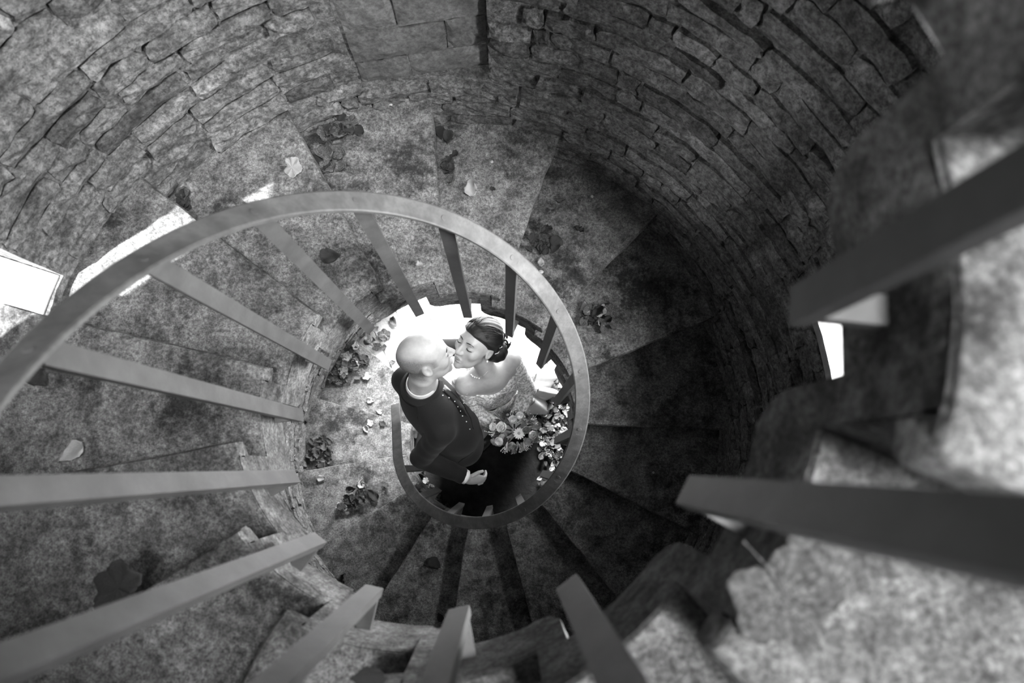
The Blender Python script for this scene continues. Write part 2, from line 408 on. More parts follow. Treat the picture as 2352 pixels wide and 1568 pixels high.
# floor, well bottom, outside ground, ceiling
def disc(r, z, n=64, r0=0): 
    V = [(0,0,z)]+[(r*math.cos(2*PI*i/n), r*math.sin(2*PI*i/n), z) for i in range(n)]
    return mesh('disc', V, [(0, i+1, (i+1) % n+1) for i in range(n)])
fl = obj('floor', disc(RO+.3, FLOOR-.03), M['well_floor']); tag(fl, 'dark floor at the bottom of the stair well', 'floor', kind='structure')  # near-black disc, bare across the well bottom where no slabs lie
gr = obj('ground', disc(9, FLOOR-.12), M['ground']); tag(gr, 'pale ground outside the tower doorway', 'ground', kind='structure')
rs = np.random.default_rng(5)
px_dir = unit(at(1012,778,FLOOR)-at(968,690,FLOOR)); py_dir = np.array([-px_dir[1], px_dir[0], 0])
org = at(990, 733, FLOOR)
sx, row = -5, 0
for row in range(-4, 6):
    y0, y1 = row*.19, (row+1)*.19-.004; x = -1.4+rs.uniform(0,.2)
    while x < 1.6:
        ln = rs.uniform(.22,.42); q = [org+px_dir*a+py_dir*b for a, b in ((x,y0),(x+ln-.004,y0),(x+ln-.004,y1),(x,y1))]
        c = sum(q)/4; ang = math.degrees(math.atan2(c[1], c[0])); rc = math.hypot(c[0], c[1])
        x += ln
        inside = rc < RO+.06
        door = 52 < ang < 118 and rc < 1.9
        if not (inside or door) or c[1] < .30: continue
        if not inside and not all(49 < math.degrees(math.atan2(p_[1],p_[0])) < 121 for p_ in q): continue
        zt = FLOOR+rs.normal(0,.002); i_ = .004
        cc = [c+(p_-c)*(1-i_/.1) for p_ in q]
        V = [(p_[0],p_[1],FLOOR-.03) for p_ in q]+[(p_[0],p_[1],zt-.004) for p_ in q]+[(p_[0],p_[1],zt) for p_ in cc]
        Fc = [(0,1,5,4),(1,2,6,5),(2,3,7,6),(3,0,4,7),(4,5,9,8),(5,6,10,9),(6,7,11,10),(7,4,8,11),(8,9,10,11),(3,2,1,0)]
        o = obj('paving_slab', mesh('paving_slab', V, Fc), M['paving'], fl); set_tone(o.data, float(rs.uniform(.85,1.08)))

# ------------------------------------------------------------------ handrail with balusters
rail_root = empty('handrail', (0,0,FLOOR)); tag(rail_root, 'grey iron handrail of flat bar on slim balusters spiralling around the well', 'handrail')
OFF = np.array([0,0,-FLOOR])
def rail_pt(k):
    th = TH0-k*D+AL; return np.array([RB*math.cos(th), RB*math.sin(th), -k*H+HR])
def rail_frame(k):
    th = TH0-k*D+AL; return np.array([math.cos(th), math.sin(th), 0])
mb = MB(); KEND = 13.6
ks = list(np.arange(-20.0, KEND+.001, .125)); secs = []
for k in ks: secs.append((rail_pt(k), rail_frame(k)))
tdir = unit(rail_pt(KEND)-rail_pt(KEND-.05))
for s in (.1, .2, .3, .36): secs.append((rail_pt(KEND)+tdir*s, secs[-1][1]))
hw, ht = .0225, .006
for i, (p_, e) in enumerate(secs):
    for a, b in ((-1,-1),(1,-1),(1,.6),(.86,1),(-.86,1),(-1,.6)):
        mb.v.append(tuple(p_+e*hw*a+np.array([0,0,ht*b])+OFF))
n = 6
for i in range(len(secs)-1):
    for j in range(n): mb.f.append((i*n+j, i*n+(j+1)%n, (i+1)*n+(j+1)%n, (i+1)*n+j))
mb.f.append(tuple(range(n))); mb.f.append(tuple((len(secs)-1)*n+j for j in reversed(range(n))))
rail = mb.build('rail', M['rail'], rail_root)
bm = bmesh.new(); bm.from_mesh(rail.data); bmesh.ops.recalc_face_normals(bm, faces=bm.faces); bm.to_mesh(rail.data); bm.free()
for k in range(-20, 14):
    th = TH0-k*D+AL; e = np.array([math.cos(th), math.sin(th), 0]); t_ = np.array([-e[1], e[0], 0])
    zb = -k*H+ZB; top = rail_pt(k); base = np.array([e[0]*RB, e[1]*RB, zb])
    if zb < FLOOR+.02: zb = FLOOR+.02; base[2] = zb
    mb = MB(); mb.bar(base+OFF, top+OFF-np.array([0,0,.0105]), t_*.0155, e*.007)
    b_ = mb.build('baluster', M['iron'], rail_root)
    mb = MB(); mb.bar(base+e*.007+np.array([0,0,.009])+OFF, np.array([e[0]*(RI+.03), e[1]*(RI+.03), zb+.009])+OFF, t_*.012, np.array([0,0,.008]))
    mb.build('bracket', M['iron'], b_)
    # countersunk screw on top of the rail
    mb = MB(); tg = unit(rail_pt(k+.05)-rail_pt(k-.05)); nrm = unit(np.cross(tg, np.cross((0,0,1.0), tg))); nrm = nrm*np.sign(nrm[2]); c0 = top+np.array([0,0,ht])+OFF
    mb.tube([c0-nrm*.004, c0+nrm*.0008, c0+nrm*.0012], [.007,.007,.005], 12); mb.build('screw', M['rail'], rail)
#PEOPLE
# ------------------------------------------------------------------ sculpting by distance fields (people)
def sd_ell(c, r, R=None):
    c = V3(c); r = V3(r)
    def f(P):
        q = P-c
        if R is not None: q = q @ np.asarray(R).T      # rows of R are the local axes
        k0 = np.sqrt(((q/r)**2).sum(1))+1e-9; k1 = np.sqrt(((q/(r*r))**2).sum(1))+1e-9
        return k0*(k0-1)/k1
    return f
def sd_cap(a, b, ra, rb):
    a, b = V3(a), V3(b); ab = b-a; L2 = ab@ab
    def f(P):
        t = np.clip(((P-a)@ab)/L2, 0, 1); q = P-a-t[:, None]*ab
        return np.sqrt((q*q).sum(1))-(ra+(rb-ra)*t)
    return f
def smin(a, b, k):
    if k <= 0: return np.minimum(a, b)
    h = np.clip(.5+.5*(b-a)/k, 0, 1); return b+(a-b)*h-k*h*(1-h)
def smax(a, b, k): return -smin(-a, -b, k)
def union(parts):
    def f(P):
        d = None
        for fn, k in parts:
            x = fn(P); d = x if d is None else smin(d, x, k)
        return d
    return f
def sculpt(name, f, lo, hi, s):
    B = 8; lo = V3(lo); nb = np.ceil((V3(hi)-lo)/(s*B)).astype(int)
    N = nb*B
    bi = np.stack(np.meshgrid(*[np.arange(n) for n in nb], indexing='ij'), -1).reshape(-1, 3)
    cen = lo+(bi*B+(B-1)/2)*s; dc = f(cen)
    F = np.repeat(np.repeat(np.repeat(dc.reshape(nb), B, 0), B, 1), B, 2).astype(np.float32)
    act = bi[np.abs(dc) < s*B*1.35]
    loc = np.stack(np.meshgrid(*[np.arange(B)]*3, indexing='ij'), -1).reshape(-1, 3)
    for c0 in range(0, len(act), 400):
        a = act[c0:c0+400]; ii = (a[:, None, :]*B+loc[None]).reshape(-1, 3)
        F[ii[:, 0], ii[:, 1], ii[:, 2]] = f(lo+ii*s)
    neg = F < 0
    cnt = sum(neg[dx:N[0]-1+dx, dy:N[1]-1+dy, dz:N[2]-1+dz].astype(np.int8) for dx in (0,1) for dy in (0,1) for dz in (0,1))
    ci = np.argwhere((cnt > 0) & (cnt < 8))
    acc = np.zeros((len(ci), 3)); num = np.zeros(len(ci))
    cor = [(0,0,0),(1,0,0),(0,1,0),(1,1,0),(0,0,1),(1,0,1),(0,1,1),(1,1,1)]
    vals = [F[ci[:,0]+c[0], ci[:,1]+c[1], ci[:,2]+c[2]] for c in cor]
    for i in range(8):
        for j in range(i+1, 8):
            df = np.array(cor[j])-np.array(cor[i])
            if np.abs(df).sum() != 1: continue
            va, vb = vals[i], vals[j]; cr = (va < 0) != (vb < 0)
            t = np.where(cr, va/np.where(cr, va-vb, 1), 0)
            acc += np.where(cr[:, None], np.array(cor[i])+t[:, None]*df, 0); num += cr
    V = lo+(ci+acc/num[:, None])*s
    idm = np.full(N, -1, np.int32); idm[ci[:,0], ci[:,1], ci[:,2]] = np.arange(len(ci))
    quads = []
    for ax in range(3):
        sl0 = [slice(None)]*3; sl1 = [slice(None)]*3; sl0[ax] = slice(0, N[ax]-1); sl1[ax] = slice(1, N[ax])
        ch = neg[tuple(sl0)] != neg[tuple(sl1)]; e = np.argwhere(ch)
        o1, o2 = (ax+1) % 3, (ax+2) % 3
        e = e[(e[:, o1] > 0) & (e[:, o2] > 0) & (e[:, o1] < N[o1]-1) & (e[:, o2] < N[o2]-1)]
        flip = neg[e[:,0], e[:,1], e[:,2]]
        def g(d1, d2):
            q = e.copy(); q[:, o1] -= d1; q[:, o2] -= d2; return idm[q[:,0], q[:,1], q[:,2]]
        Q = np.stack([g(1,1), g(0,1), g(0,0), g(1,0)], 1); Q[~flip] = Q[~flip][:, ::-1]; quads.append(Q)
    Q = np.concatenate(quads); Q = Q[(Q >= 0).all(1)]
    return mesh_np(name, V, Q)
def frame(n, u):
    n = unit(n); u = V3(u); u = unit(u-n*(u@n)); return np.array([n, np.cross(u, n), u])      # forward, left, up
def in_frame(f, o, Fr): return lambda P: f((P-o) @ Fr.T)
def loc2w(o, Fr, q): return o+V3(q)@Fr
def trace(u, v, f, far=4.2, off=0.0):
    d = unit(CR @ np.array([(u-1176)/F_PX, -(v-784)/F_PX, -1.0])); t = 1.8
    for _ in range(90):
        x = float(f((CAM+d*t)[None])[0])-off
        t += x*.8
        if abs(x) < .0004 or t > far: break
    return CAM+d*t
def normal(f, p, e=.003):
    g = np.array([float(f((p+ax*e)[None])[0]-f((p-ax*e)[None])[0]) for ax in np.eye(3)]); return unit(g)

def head_parts(fem):
    w = .94 if fem else 1.0
    P = [(sd_ell((-.012,0,.030), (.099*w,.077*w,.088)), 0), (sd_ell((.030,0,-.028), (.064,.060*w,.082)), .03),
         (sd_ell((.040,0,-.075), (.046,.046*w,.036)), .03), (sd_ell((.078,0,-.104), (.016,.018*w,.015)), .022),
         (sd_cap((.074,-.03,.027), (.074,.03,.027), .014, .014), .02),
         (sd_cap((.09,0,.016), (.112 if fem else .116,0,-.026), .007, .0115), .012),
         (sd_ell((.1,.0115,-.030), (.011,.008,.008)), .006), (sd_ell((.1,-.0115,-.030), (.011,.008,.008)), .006),
         (sd_ell((.060,.045,-.022), (.022,.017,.022)), .02), (sd_ell((.060,-.045,-.022), (.022,.017,.022)), .02)]
    def f(p):
        d = union(P)(p)
        for s in (1, -1):
            d = smax(d, -sd_ell((.100,.033*s,.007), (.019,.019,.013))(p), .014)
            d = smin(d, sd_ell((.074,.033*s,.006), (.0165,.0155,.0125))(p), .004)
            e = sd_ell((-.012,.079*w*s,-.008), (.019,.0085,.031), np.array([[.93,.0,.36],[0,1,0],[-.36,0,.93]]))(p)
            e = smax(e, -sd_ell((-.006,.087*w*s,-.004), (.011,.0085,.019))(p), .003)
            d = smin(d, e, .006)
        d = smin(d, sd_ell((.094,0,-.0605), (.011,.021,.0062))(p), .006)
        d = smin(d, sd_ell((.092,0,-.073), (.011,.018,.0072))(p), .005)
        d = smax(d, -sd_cap((.106,-.02,-.0668), (.106,.02,-.0668), .0022, .0022)(p), .003)
        return d
    return f
def finger(parts, pts, r0, r1):
    for i in range(len(pts)-1):
        t0, t1 = i/(len(pts)-1), (i+1)/(len(pts)-1)
        parts.append((sd_cap(pts[i], pts[i+1], r0+(r1-r0)*t0, r0+(r1-r0)*t1), .003))
def hand_parts(wrist, d, palm, curl, thumb_side, L=.18):
    """d: direction of the fingers, palm: palm normal, thumb_side: unit vector to the thumb"""
    d, palm, ts = unit(d), unit(palm), unit(thumb_side); parts = []
    pc = wrist+d*.045
    parts.append((sd_ell(pc, (.048,.038,.015), np.array([d, ts, palm])), .02))
    for i, ln in enumerate((.072,.08,.075,.058)):
        b = wrist+d*.082+ts*(.027-.018*i); pts = [b]; a = 0
        for j, fr in enumerate((.45,.3,.25)):
            a += curl*(0.7, .9, .6)[j]; dd = d*math.cos(a)+palm*math.sin(a); pts.append(pts[-1]+dd*ln*fr)
        finger(parts, pts, .0088, .0068)
    b = wrist+d*.025+ts*.028; dd = unit(d*.75+ts*.6+palm*.25); m_ = b+dd*.035
    finger(parts, [b, m_, m_+unit(d*.9+ts*.15+palm*.4)*.03], .0105, .0078)
    return parts

# ------------------------------------------------------------------ the groom
HM = at(976, 820, -1.07); FM = frame((.93,.36,-.06), (-.08,.60,.80))
mL, mR = V3((-.325,.236,-1.365)), V3((-.152,-.004,-1.365)); mC = V3((-.232,.205,-1.240))
mr = unit(np.array([mR[0]-mL[0], mR[1]-mL[1], 0])); mf = np.array([-mr[1], mr[0], 0]); MF = np.array([mr, mf, [0,0,1]])
mE, mW = V3((-.272,-.118,-1.615)), V3((-.060,-.214,-1.725)); mEl, mWl = V3((-.215,.420,-1.58)), V3((-.02,.445,-1.64))
mid = (mL+mR)/2
SM = 1.05; FMS = FM*SM; _hm = head_parts(False)
def head_m(q): return _hm(q/SM)*SM
neck_top = loc2w(HM, FMS, (-.028,0,-.055)); neck_mid = loc2w(HM, FMS, (-.035,0,-.10))
body_m = [(in_frame(head_m, HM, FM), 0), (sd_cap(neck_top, mC+(0,0,-.01), .050, .056), .03),
          (sd_cap(neck_mid, mC+(0,0,-.06), .05, .07), .03), (sd_cap(mC+(0,0,-.09), mR, .05, .045), .04), (sd_cap(mC+(0,0,-.09), mL, .05, .045), .04),
          (sd_ell(mid+mf*.02+(0,0,-.11), (.15,.095,.17), MF), .05), (sd_ell((-.155,.05,-1.66), (.14,.095,.18), MF), .06), (sd_ell((-.14,.0,-1.86), (.14,.10,.12), MF), .06),
          (sd_cap(mR, mE, .045, .036), .02), (sd_cap(mE, mW, .036, .026), .01), (sd_cap(mL, mEl, .045, .036), .02), (sd_cap(mEl, mWl, .036, .026), .01)]
fR, fL = V3((-.085,-.075,FLOOR+.09)), V3((-.195,.075,FLOOR+.09))
body_m += [(sd_cap((-.09,-.06,-1.9), (fR+V3((-.085,-.06,-1.9)))/2+mf*.02, .075, .05), .04), (sd_cap((fR+V3((-.085,-.06,-1.9)))/2+mf*.02, fR, .05, .036), .02),
           (sd_cap((-.19,.06,-1.9), (fL+V3((-.19,.06,-1.9)))/2+mf*.02, .075, .05), .04), (sd_cap((fL+V3((-.19,.06,-1.9)))/2+mf*.02, fL, .05, .036), .02)]
hd = unit(mW-mE); hd2 = unit(hd+np.array([.15,.1,-.35]))
body_m += hand_parts(mW+hd*.012, hd2, (-.1,.75,-.6), .75, (.25,.55,.8))
body_m += hand_parts(mWl, unit(mWl-mEl), (0.2,-.9,-.2), .3, (0,.2,1))
fbody_m = union(body_m)
man = empty('person', (-.14,0,FLOOR)); tag(man, 'person in a dark suit with a white shirt collar, seen from behind, kissing', 'person')
PO = -np.array(man.location)
def part(name, me, m_, parent, smooth=True):
    o = obj(name, me, m_, parent); me.transform(Matrix.Translation(tuple(-V3(parent.location) if parent.parent is None else (0,0,0)))); return o
def part2(name, me, m_, parent, root):        # sub-part of a part that sits at the root's origin
    o = obj(name, me, m_, parent); me.transform(Matrix.Translation(tuple(-V3(root.location)))); return o
b_m = part('body', sculpt('body', fbody_m, (-.46,-.33,FLOOR), (.14,.55,-.92), .0042), M['skin'], man)
# short hair: a thin shell on the back and the sides of the head, crown left bare
def hair_mask(q):
    low = q[:,2]-(.066-.55*np.maximum(q[:,0]+.045, 0))                 # below the crown line
    front = np.where(q[:,2] > -.012, q[:,0]-.030, q[:,0]+.022)         # ends at the temple and behind the ear
    neck = -(q[:,2]+.080+.25*(q[:,0]+.05))
    ear = -(np.sqrt((q[:,0]+.010)**2*1.2+(q[:,2]+.008)**2*.6)-.026); ear = np.where(np.abs(q[:,1]) > .04, ear, -1)
    return np.maximum.reduce([low, front, neck, ear])
def fhair_m(P):
    q = (P-HM) @ FM.T; n1 = .0025*np.sin(q[:,0]*330+q[:,2]*190)*np.sin(q[:,1]*390+q[:,2]*230)
    return np.maximum(head_m(q)-.0012, hair_mask(q/SM)+.010+n1)
part('hair', sculpt('hair', fhair_m, tuple(HM-.15), tuple(HM+.15), .0034), M['stubble'], man)
co = np.empty(len(b_m.data.vertices)*3, np.float32); b_m.data.vertices.foreach_get('co', co); co = co.reshape(-1,3)+V3(man.location)
set_tone(b_m.data, np.clip(.5-hair_mask((co-HM) @ FM.T/SM)/.026, 0, 1)*1.0*(np.linalg.norm(co-HM, axis=1) < .16))
# eyebrow and lashes
def streak(name, pts, r, m_, parent, f=None):
    mb = MB(); mb.tube(pts, r, 6); me = mesh(name, mb.v, mb.f, True); return part(name, me, m_, parent)
for s in (1, -1):
    streak('eyebrow', [loc2w(HM, FMS, (.092-.0*i-abs(y-.03)*.35, y*s, .027-(y-.03)**2*6)) for i, y in enumerate((.014,.024,.034,.046))], [.002,.0032,.003,.0012], M['brow'], man)
    streak('eyelashes', [loc2w(HM, FMS, (.0915-abs(y-.033)*.5, y*s, .0015-(.0)*i)) for i, y in enumerate((.02,.029,.037,.046))], [.0008,.0016,.0016,.0008], M['brow'], man)
# jacket
jk = [(sd_ell(mid+mf*.03+(0,0,-.11), (.182,.132,.20), MF), 0), (sd_ell((-.138,.052,-1.64), (.185,.140,.22), MF), .07), (sd_ell((-.125,.0,-1.86), (.18,.14,.17), MF), .07),
      (sd_cap(mC+(0,0,-.075), mR+(0,0,-.008), .062, .064), .045), (sd_cap(mC+(0,0,-.075), mL+(0,0,-.008), .062, .060), .045)]
torso_j = union(jk)
arm_j0 = union([(sd_cap(mR, mE, .064, .053), 0), (sd_cap(mE, mW, .053, .041), .012)])
arm_j = lambda P: np.maximum(arm_j0(P), (P-mW)@unit(mW-mE)+.012)
arm_l = union([(sd_cap(mL, mEl, .060, .05), 0), (sd_cap(mEl, mWl+(mEl-mWl)*.06, .05, .04), .012)])
def wr(P, a): return a*np.sin(P[:,2]*70+np.sin(P[:,0]*30)*2+P[:,1]*25)
def fjacket(P):
    d = smin(torso_j(P), arm_j(P)+wr(P,.0016), .010); d = smin(d, arm_l(P), .02)
    d = np.maximum(d, -(P[:,2]+2.03))                                            # hem
    d = smax(d, -sd_cap(mC+(0,0,.2), mC+(0,0,-.05), .066, .062)(P), .004)       # neck hole
    return d
jacket = part('jacket', sculpt('jacket', fjacket, (-.47,-.35,-2.06), (.16,.56,-1.22), .0048), M['suit'], man)
legs = union([(sd_cap((-.09,-.06,-1.9), fR+V3((0,0,.35)), .10, .075), 0), (sd_cap(fR+V3((0,0,.35)), fR, .075, .065), .02), (sd_cap((-.19,.06,-1.9), fL+V3((0,0,.35)), .10, .075), .02), (sd_cap(fL+V3((0,0,.35)), fL, .075, .065), .02)])
part('trousers', sculpt('trousers', lambda P: np.maximum(legs(P), -(P[:,2]-FLOOR-.04)), (-.36,-.25,FLOOR), (.12,.25,-1.75), .008), M['suit'], man)
for f_ in (fR, fL):
    c = np.array([f_[0], f_[1], FLOOR+.04])
    sh = union([(sd_ell(c+mf*.06, (.05,.13,.04), MF), 0), (sd_ell(c+mf*.0+(0,0,.03), (.045,.06,.05), MF), .03)])
    part('shoe', sculpt('shoe', lambda P: np.maximum(sh(P), -(P[:,2]-FLOOR-.003)), tuple(c-.22), tuple(c+.22), .008), M['satin'], man)
def collar_ring(name, c, ax, r0, r1, h0, h1, m_, parent, a0=0, a1=2*PI, th=.004, n=40, fwd=None):
    ax = unit(ax); e = unit(np.array(fwd)-ax*(np.array(fwd)@ax)); w = np.cross(ax, e); V = []; Fc = []
    for i in range(n+1):
        a = a0+(a1-a0)*i/n; d_ = e*math.cos(a)+w*math.sin(a)*.92
        sag = .010*max(0, math.cos(a))
        for r_, hh in ((r0, h0), (r0+(r1-r0)*.3, (h0+h1)/2), (r1, h1), (r1-th*.3, h1+th*.7), (r1-th, h1), (r0-th, h0)):
            V.append(c+d_*r_+ax*(hh-sag*(hh > 0)))
    for i in range(n):
        for j in range(6): Fc.append((i*6+j, i*6+6+j, i*6+6+(j+1)%6, i*6+(j+1)%6))
    return part(name, mesh(name, V, Fc, True), m_, parent)
nax = unit(neck_mid-mC); nax = unit(nax+np.array([0,0,.8]))
collar_ring('shirt_collar', mC+nax*.0, nax, .076, .069, -.04, .022, M['shirt'], man, .25, 2*PI-.25, fwd=mf)
collar_ring('jacket_collar', mC+nax*-.022, nax, .104, .084, -.045, .018, M['suit'], man, .45, 2*PI-.45, th=.007, fwd=mf)
# cuff of the shirt
mb = MB(); cdir = unit(mW-mE); c1 = mW-unit(mW-mE)*.012
mb.tube([c1-cdir*.02, c1+cdir*.006, c1+cdir*.018, c1+cdir*.018, c1+cdir*.0], [.036,.0375,.037,.0335,.033], 24, cap=False); part('shirt_cuff', mesh('cuff', mb.v, mb.f, True), M['shirt'], man)
# seams, pocket, lapel and beads follow the cloth
def on_cloth(f, pix, off=.0015): return [trace(u, v, f)+normal(f, trace(u, v, f))*off for u, v in pix]
def ribbon(name, f, left, right, m_, parent, th=.005, sub=5, rise=.003):
    A = on_cloth(f, left, .001); Bp = on_cloth(f, right, .001); V = []; Fc = []; n = len(A); w = sub+1
    for lay in (0, 1):
        for i in range(n):
            for j in range(w):
                p_ = A[i]+(Bp[i]-A[i])*j/sub; nn = normal(f, p_); dd = float(f(p_[None])[0])
                V.append(p_-nn*dd+nn*((rise+th*math.sin(PI*j/sub)) if lay else -.003))
    o2 = n*w
    for i in range(n-1):
        for j in range(sub):
            a = i*w+j; Fc.append((o2+a, o2+a+1, o2+a+w+1, o2+a+w)); Fc.append((a, a+w, a+w+1, a+1))
    rim = [i*w for i in range(n)]+[(n-1)*w+j for j in range(1,w)]+[i*w+sub for i in range(n-2,-1,-1)]+[j for j in range(sub-1,0,-1)]
    for i in range(len(rim)):
        a, b = rim[i], rim[(i+1) % len(rim)]; Fc.append((a, b, o2+b, o2+a))
    me = mesh(name, V, Fc, True); bm = bmesh.new(); bm.from_mesh(me); bmesh.ops.recalc_face_normals(bm, faces=bm.faces); bm.to_mesh(me); bm.free()
    return part(name, me, m_, parent)
def seam(name, f, pix, r, m_, parent):
    P = on_cloth(f, pix, r*.3); mb = MB(); mb.tube(P, r, 6); return part(name, mesh(name, mb.v, mb.f, True), m_, parent)
seam('back_seam', fjacket, [(957,922),(958,940),(960,960),(962,980),(965,1000)], .0014, M['satin'], man)
seam('pocket_flap', fjacket, [(1052,1062),(1062,1054),(1074,1047),(1086,1038)], .0016, M['satin'], man)
lap = ribbon('lapel', fjacket, [(1022,886),(1036,900),(1052,918),(1068,938),(1080,960),(1086,985)], [(1046,872),(1062,886),(1082,906),(1098,930),(1108,958),(1110,985)], M['satin'], man)
lap['label'] = 'shiny black satin lapel'
lp2 = ribbon('collar_facing', fjacket, [(1008,886),(1018,900),(1032,914),(1046,930),(1056,950)], [(1022,884),(1036,898),(1052,916),(1066,936),(1074,956)], M['satin'], man, th=.003)
for (u, v) in [(1016,908),(1030,914),(1043,922),(1050,934),(1056,944),(1061,955),(1070,968),(1078,985),(1064,926)]:
    p_ = on_cloth(fjacket, [(u, v)], .003)[0]; mb = MB(); mb.tube([p_-(0,0,.003), p_+V3((0,0,.0)), p_+V3((0,0,.003))], [.001,.0032,.001], 8); part('bead', mesh('bead', mb.v, mb.f, True), M['pearl'], man)

# ------------------------------------------------------------------ the bride
FB = frame((-.66,-.27,.70), (.4,.75,.6))
lips_w = loc2w(HM, FMS, (.110,0,-.066)); HB = lips_w-FB[0]*.098+FB[2]*.066+np.array([.012,0,0])
bL, bR = V3((.172,.335,-1.425)), V3((-.048,.219,-1.425)); bl = unit(bL-bR); bf = np.array([bl[1], -bl[0], 0]); BF = np.array([bl, bf, [0,0,1]])
bm_ = (bL+bR)/2; bN = bm_+bf*.012+np.array([0,0,.075])
bE, bW = V3((.258,.222,-1.645)), V3((.185,.035,-1.665)); bEr, bWr = V3((-.005,.105,-1.665)), V3((.125,.03,-1.675))
head_b = head_parts(True)
nb_top = loc2w(HB, FB, (-.03,0,-.06))
tor = [(sd_ell(bm_+bf*.012+(0,0,-.09), (.135,.088,.15), BF), 0), (sd_ell(bm_+bf*.062+bl*.058+(0,0,-.115), (.058,.058,.06), BF), .035), (sd_ell(bm_+bf*.062-bl*.058+(0,0,-.115), (.058,.058,.06), BF), .035),
       (sd_ell(bm_+bf*.01+(0,0,-.29), (.112,.08,.14), BF), .05), (sd_ell(bm_+(0,0,-.48), (.155,.12,.16), BF), .06)]
body_b = [(in_frame(head_b, HB, FB), 0), (sd_cap(nb_top, bN+(0,0,-.015), .046, .047), .025), (sd_cap(bN+(0,0,-.05), bL, .045, .045), .045), (sd_cap(bN+(0,0,-.05), bR, .045, .045), .045)]
body_b += [(tor[0][0], .05)]+tor[1:]
body_b += [(sd_cap(bN+bf*.03+bl*.012+(0,0,-.048), bL+bf*.005+(0,0,.035), .008, .009), .016), (sd_cap(bN+bf*.03-bl*.012+(0,0,-.048), bR+bf*.005+(0,0,.035), .008, .009), .016)]   # collar bones
body_b += [(sd_cap(bL, bE, .041, .033), .03), (sd_cap(bE, bW, .033, .023), .012), (sd_cap(bR, bEr, .041, .033), .03), (sd_cap(bEr, bWr, .033, .023), .012),
           (sd_cap(bm_+bl*.07+(0,0,-.55), bm_+bl*.06+(0,0,FLOOR+1.5), .075, .04), .04), (sd_cap(bm_-bl*.07+(0,0,-.55), bm_-bl*.06+(0,0,FLOOR+1.5), .075, .04), .04)]
body_b += hand_parts(bW, unit(bW-bE)+V3((-.3,0,.1)), (-.7,.2,.5), .9, (.3,-.3,.9))+hand_parts(bWr, unit(bWr-bEr), (.3,.8,.4), .8, (0,-.2,1))
fbody_b = union(body_b)
bride = empty('person', (.09,.26,FLOOR)); tag(bride, 'person in an off-shoulder lace wedding dress holding flowers, face turned up in a kiss', 'person')
part('body', sculpt('body', fbody_b, (-.20,-.10,FLOOR+.02), (.36,.62,-1.0), .0042), M['skin_b'], bride)
# hair: cap with combed grooves, gathered in a low knot
def fhair_b(P):
    q = (P-HB) @ FB.T
    ang = np.arctan2(q[:,1], q[:,2]+.02); g = .0008*np.sin(ang*38+q[:,0]*45+3*np.sin(q[:,0]*25))
    cap = smin(sd_ell((-.016,0,.032), (.107,.084,.095))(q), head_b(q)-.007, .01)+g
    hl = (q[:,0]-(.078-.45*np.maximum(q[:,2]-.085,0)-2.2*np.maximum(np.abs(q[:,1])-.02,0)**1.5-.9*np.maximum(.068-q[:,2],0)))       # hair line over the forehead
    hl = np.where(q[:,2] < .01, np.maximum(hl, q[:,0]-.016), hl)
    cap = smax(cap, hl, .010); cap = smax(cap, -(q[:,2]+.060-.2*q[:,0]), .02)
    ear = -(np.sqrt((q[:,0]+.006)**2+(q[:,2]+.012)**2*.7)-.026); cap = np.where(np.abs(q[:,1]) > .05, smax(cap, ear, .004), cap)
    gg = .0022*np.sin(ang*9+q[:,0]*160)
    bun = sd_ell((-.100,.035,-.030), (.054,.060,.054))(q)+gg*.6
    b2 = sd_ell((-.128,.012,-.004), (.026,.032,.024))(q)+gg*.6
    low = sd_cap((-.06,.055,-.035), (-.115,.03,-.06), .026, .03)(q)+gg
    return smin(smin(cap, smin(bun, b2, .006), .012), low, .012)
part('hair', sculpt('hair', fhair_b, tuple(HB-.21), tuple(HB+.21), .0038), M['hair'], bride)
def normals(f, W_, e=.003): 
    g = np.stack([f(W_+ax*e)-f(W_-ax*e) for ax in np.eye(3)], 1); return g/np.linalg.norm(g, axis=1)[:, None]
rs_ = np.random.default_rng(12); mb = MB(); Q_ = []
for i in range(70):
    y0 = rs_.uniform(-.075,.075); st = V3((.066-.55*max(0,abs(y0)-.02), y0, .115-1.1*max(0,abs(y0)-.03))); en = V3((-.10, .03+y0*.35, -.005+rs_.normal(0,.015)))
    for j in range(9):
        t = j/8; Q_.append(st*(1-t)+en*t+V3((0, math.copysign(.03, y0)*math.sin(PI*t), .06*math.sin(PI*t))))
W_ = HB+np.array(Q_)@FB
for _ in range(4): W_ = W_-normals(fhair_b, W_)*fhair_b(W_)[:, None]
W_ = W_+normals(fhair_b, W_)*.0006
for i in range(70): mb.tube(W_[i*9:i*9+9], [.0006]+[.0019]*7+[.0008], 5)
part('hair_strands', mesh('hair_strands', mb.v, mb.f, True), M['hair'], bride)
rh = np.random.default_rng(3)
for i in range(9):                                   # loose curls of the knot
    c = V3((-.140+rh.normal(0,.008), .03+rh.normal(0,.022), .002+rh.normal(0,.018))); pts = []
    a0 = rh.uniform(0, 6); e1_, e2_ = unit(rh.normal(0,1,3)), unit(rh.normal(0,1,3))
    for j in range(10):
        a = a0+j*.6; pts.append(loc2w(HB, FB, c+(e1_*math.cos(a)+e2_*math.sin(a))*.014))
    mb = MB(); mb.tube(pts, [.002+.0035*math.sin(PI*j/9) for j in range(10)], 6); part('curl', mesh('curl', mb.v, mb.f, True), M['hair'], bride)
for q0, q1 in (((-.055,.081,.022), (-.085,.068,.02)), ((-.100,.045,.03), (-.122,.035,.02)), ((-.12,.05,.005), (-.14,.04,0)), ((-.03,.088,.0), (-.06,.083,.004))):
    streak('hairpin', [loc2w(HB, FB, q0), loc2w(HB, FB, (V3(q0)+V3(q1))/2+(0,.006,.004)), loc2w(HB, FB, q1)], .0016, M['metal'], bride)
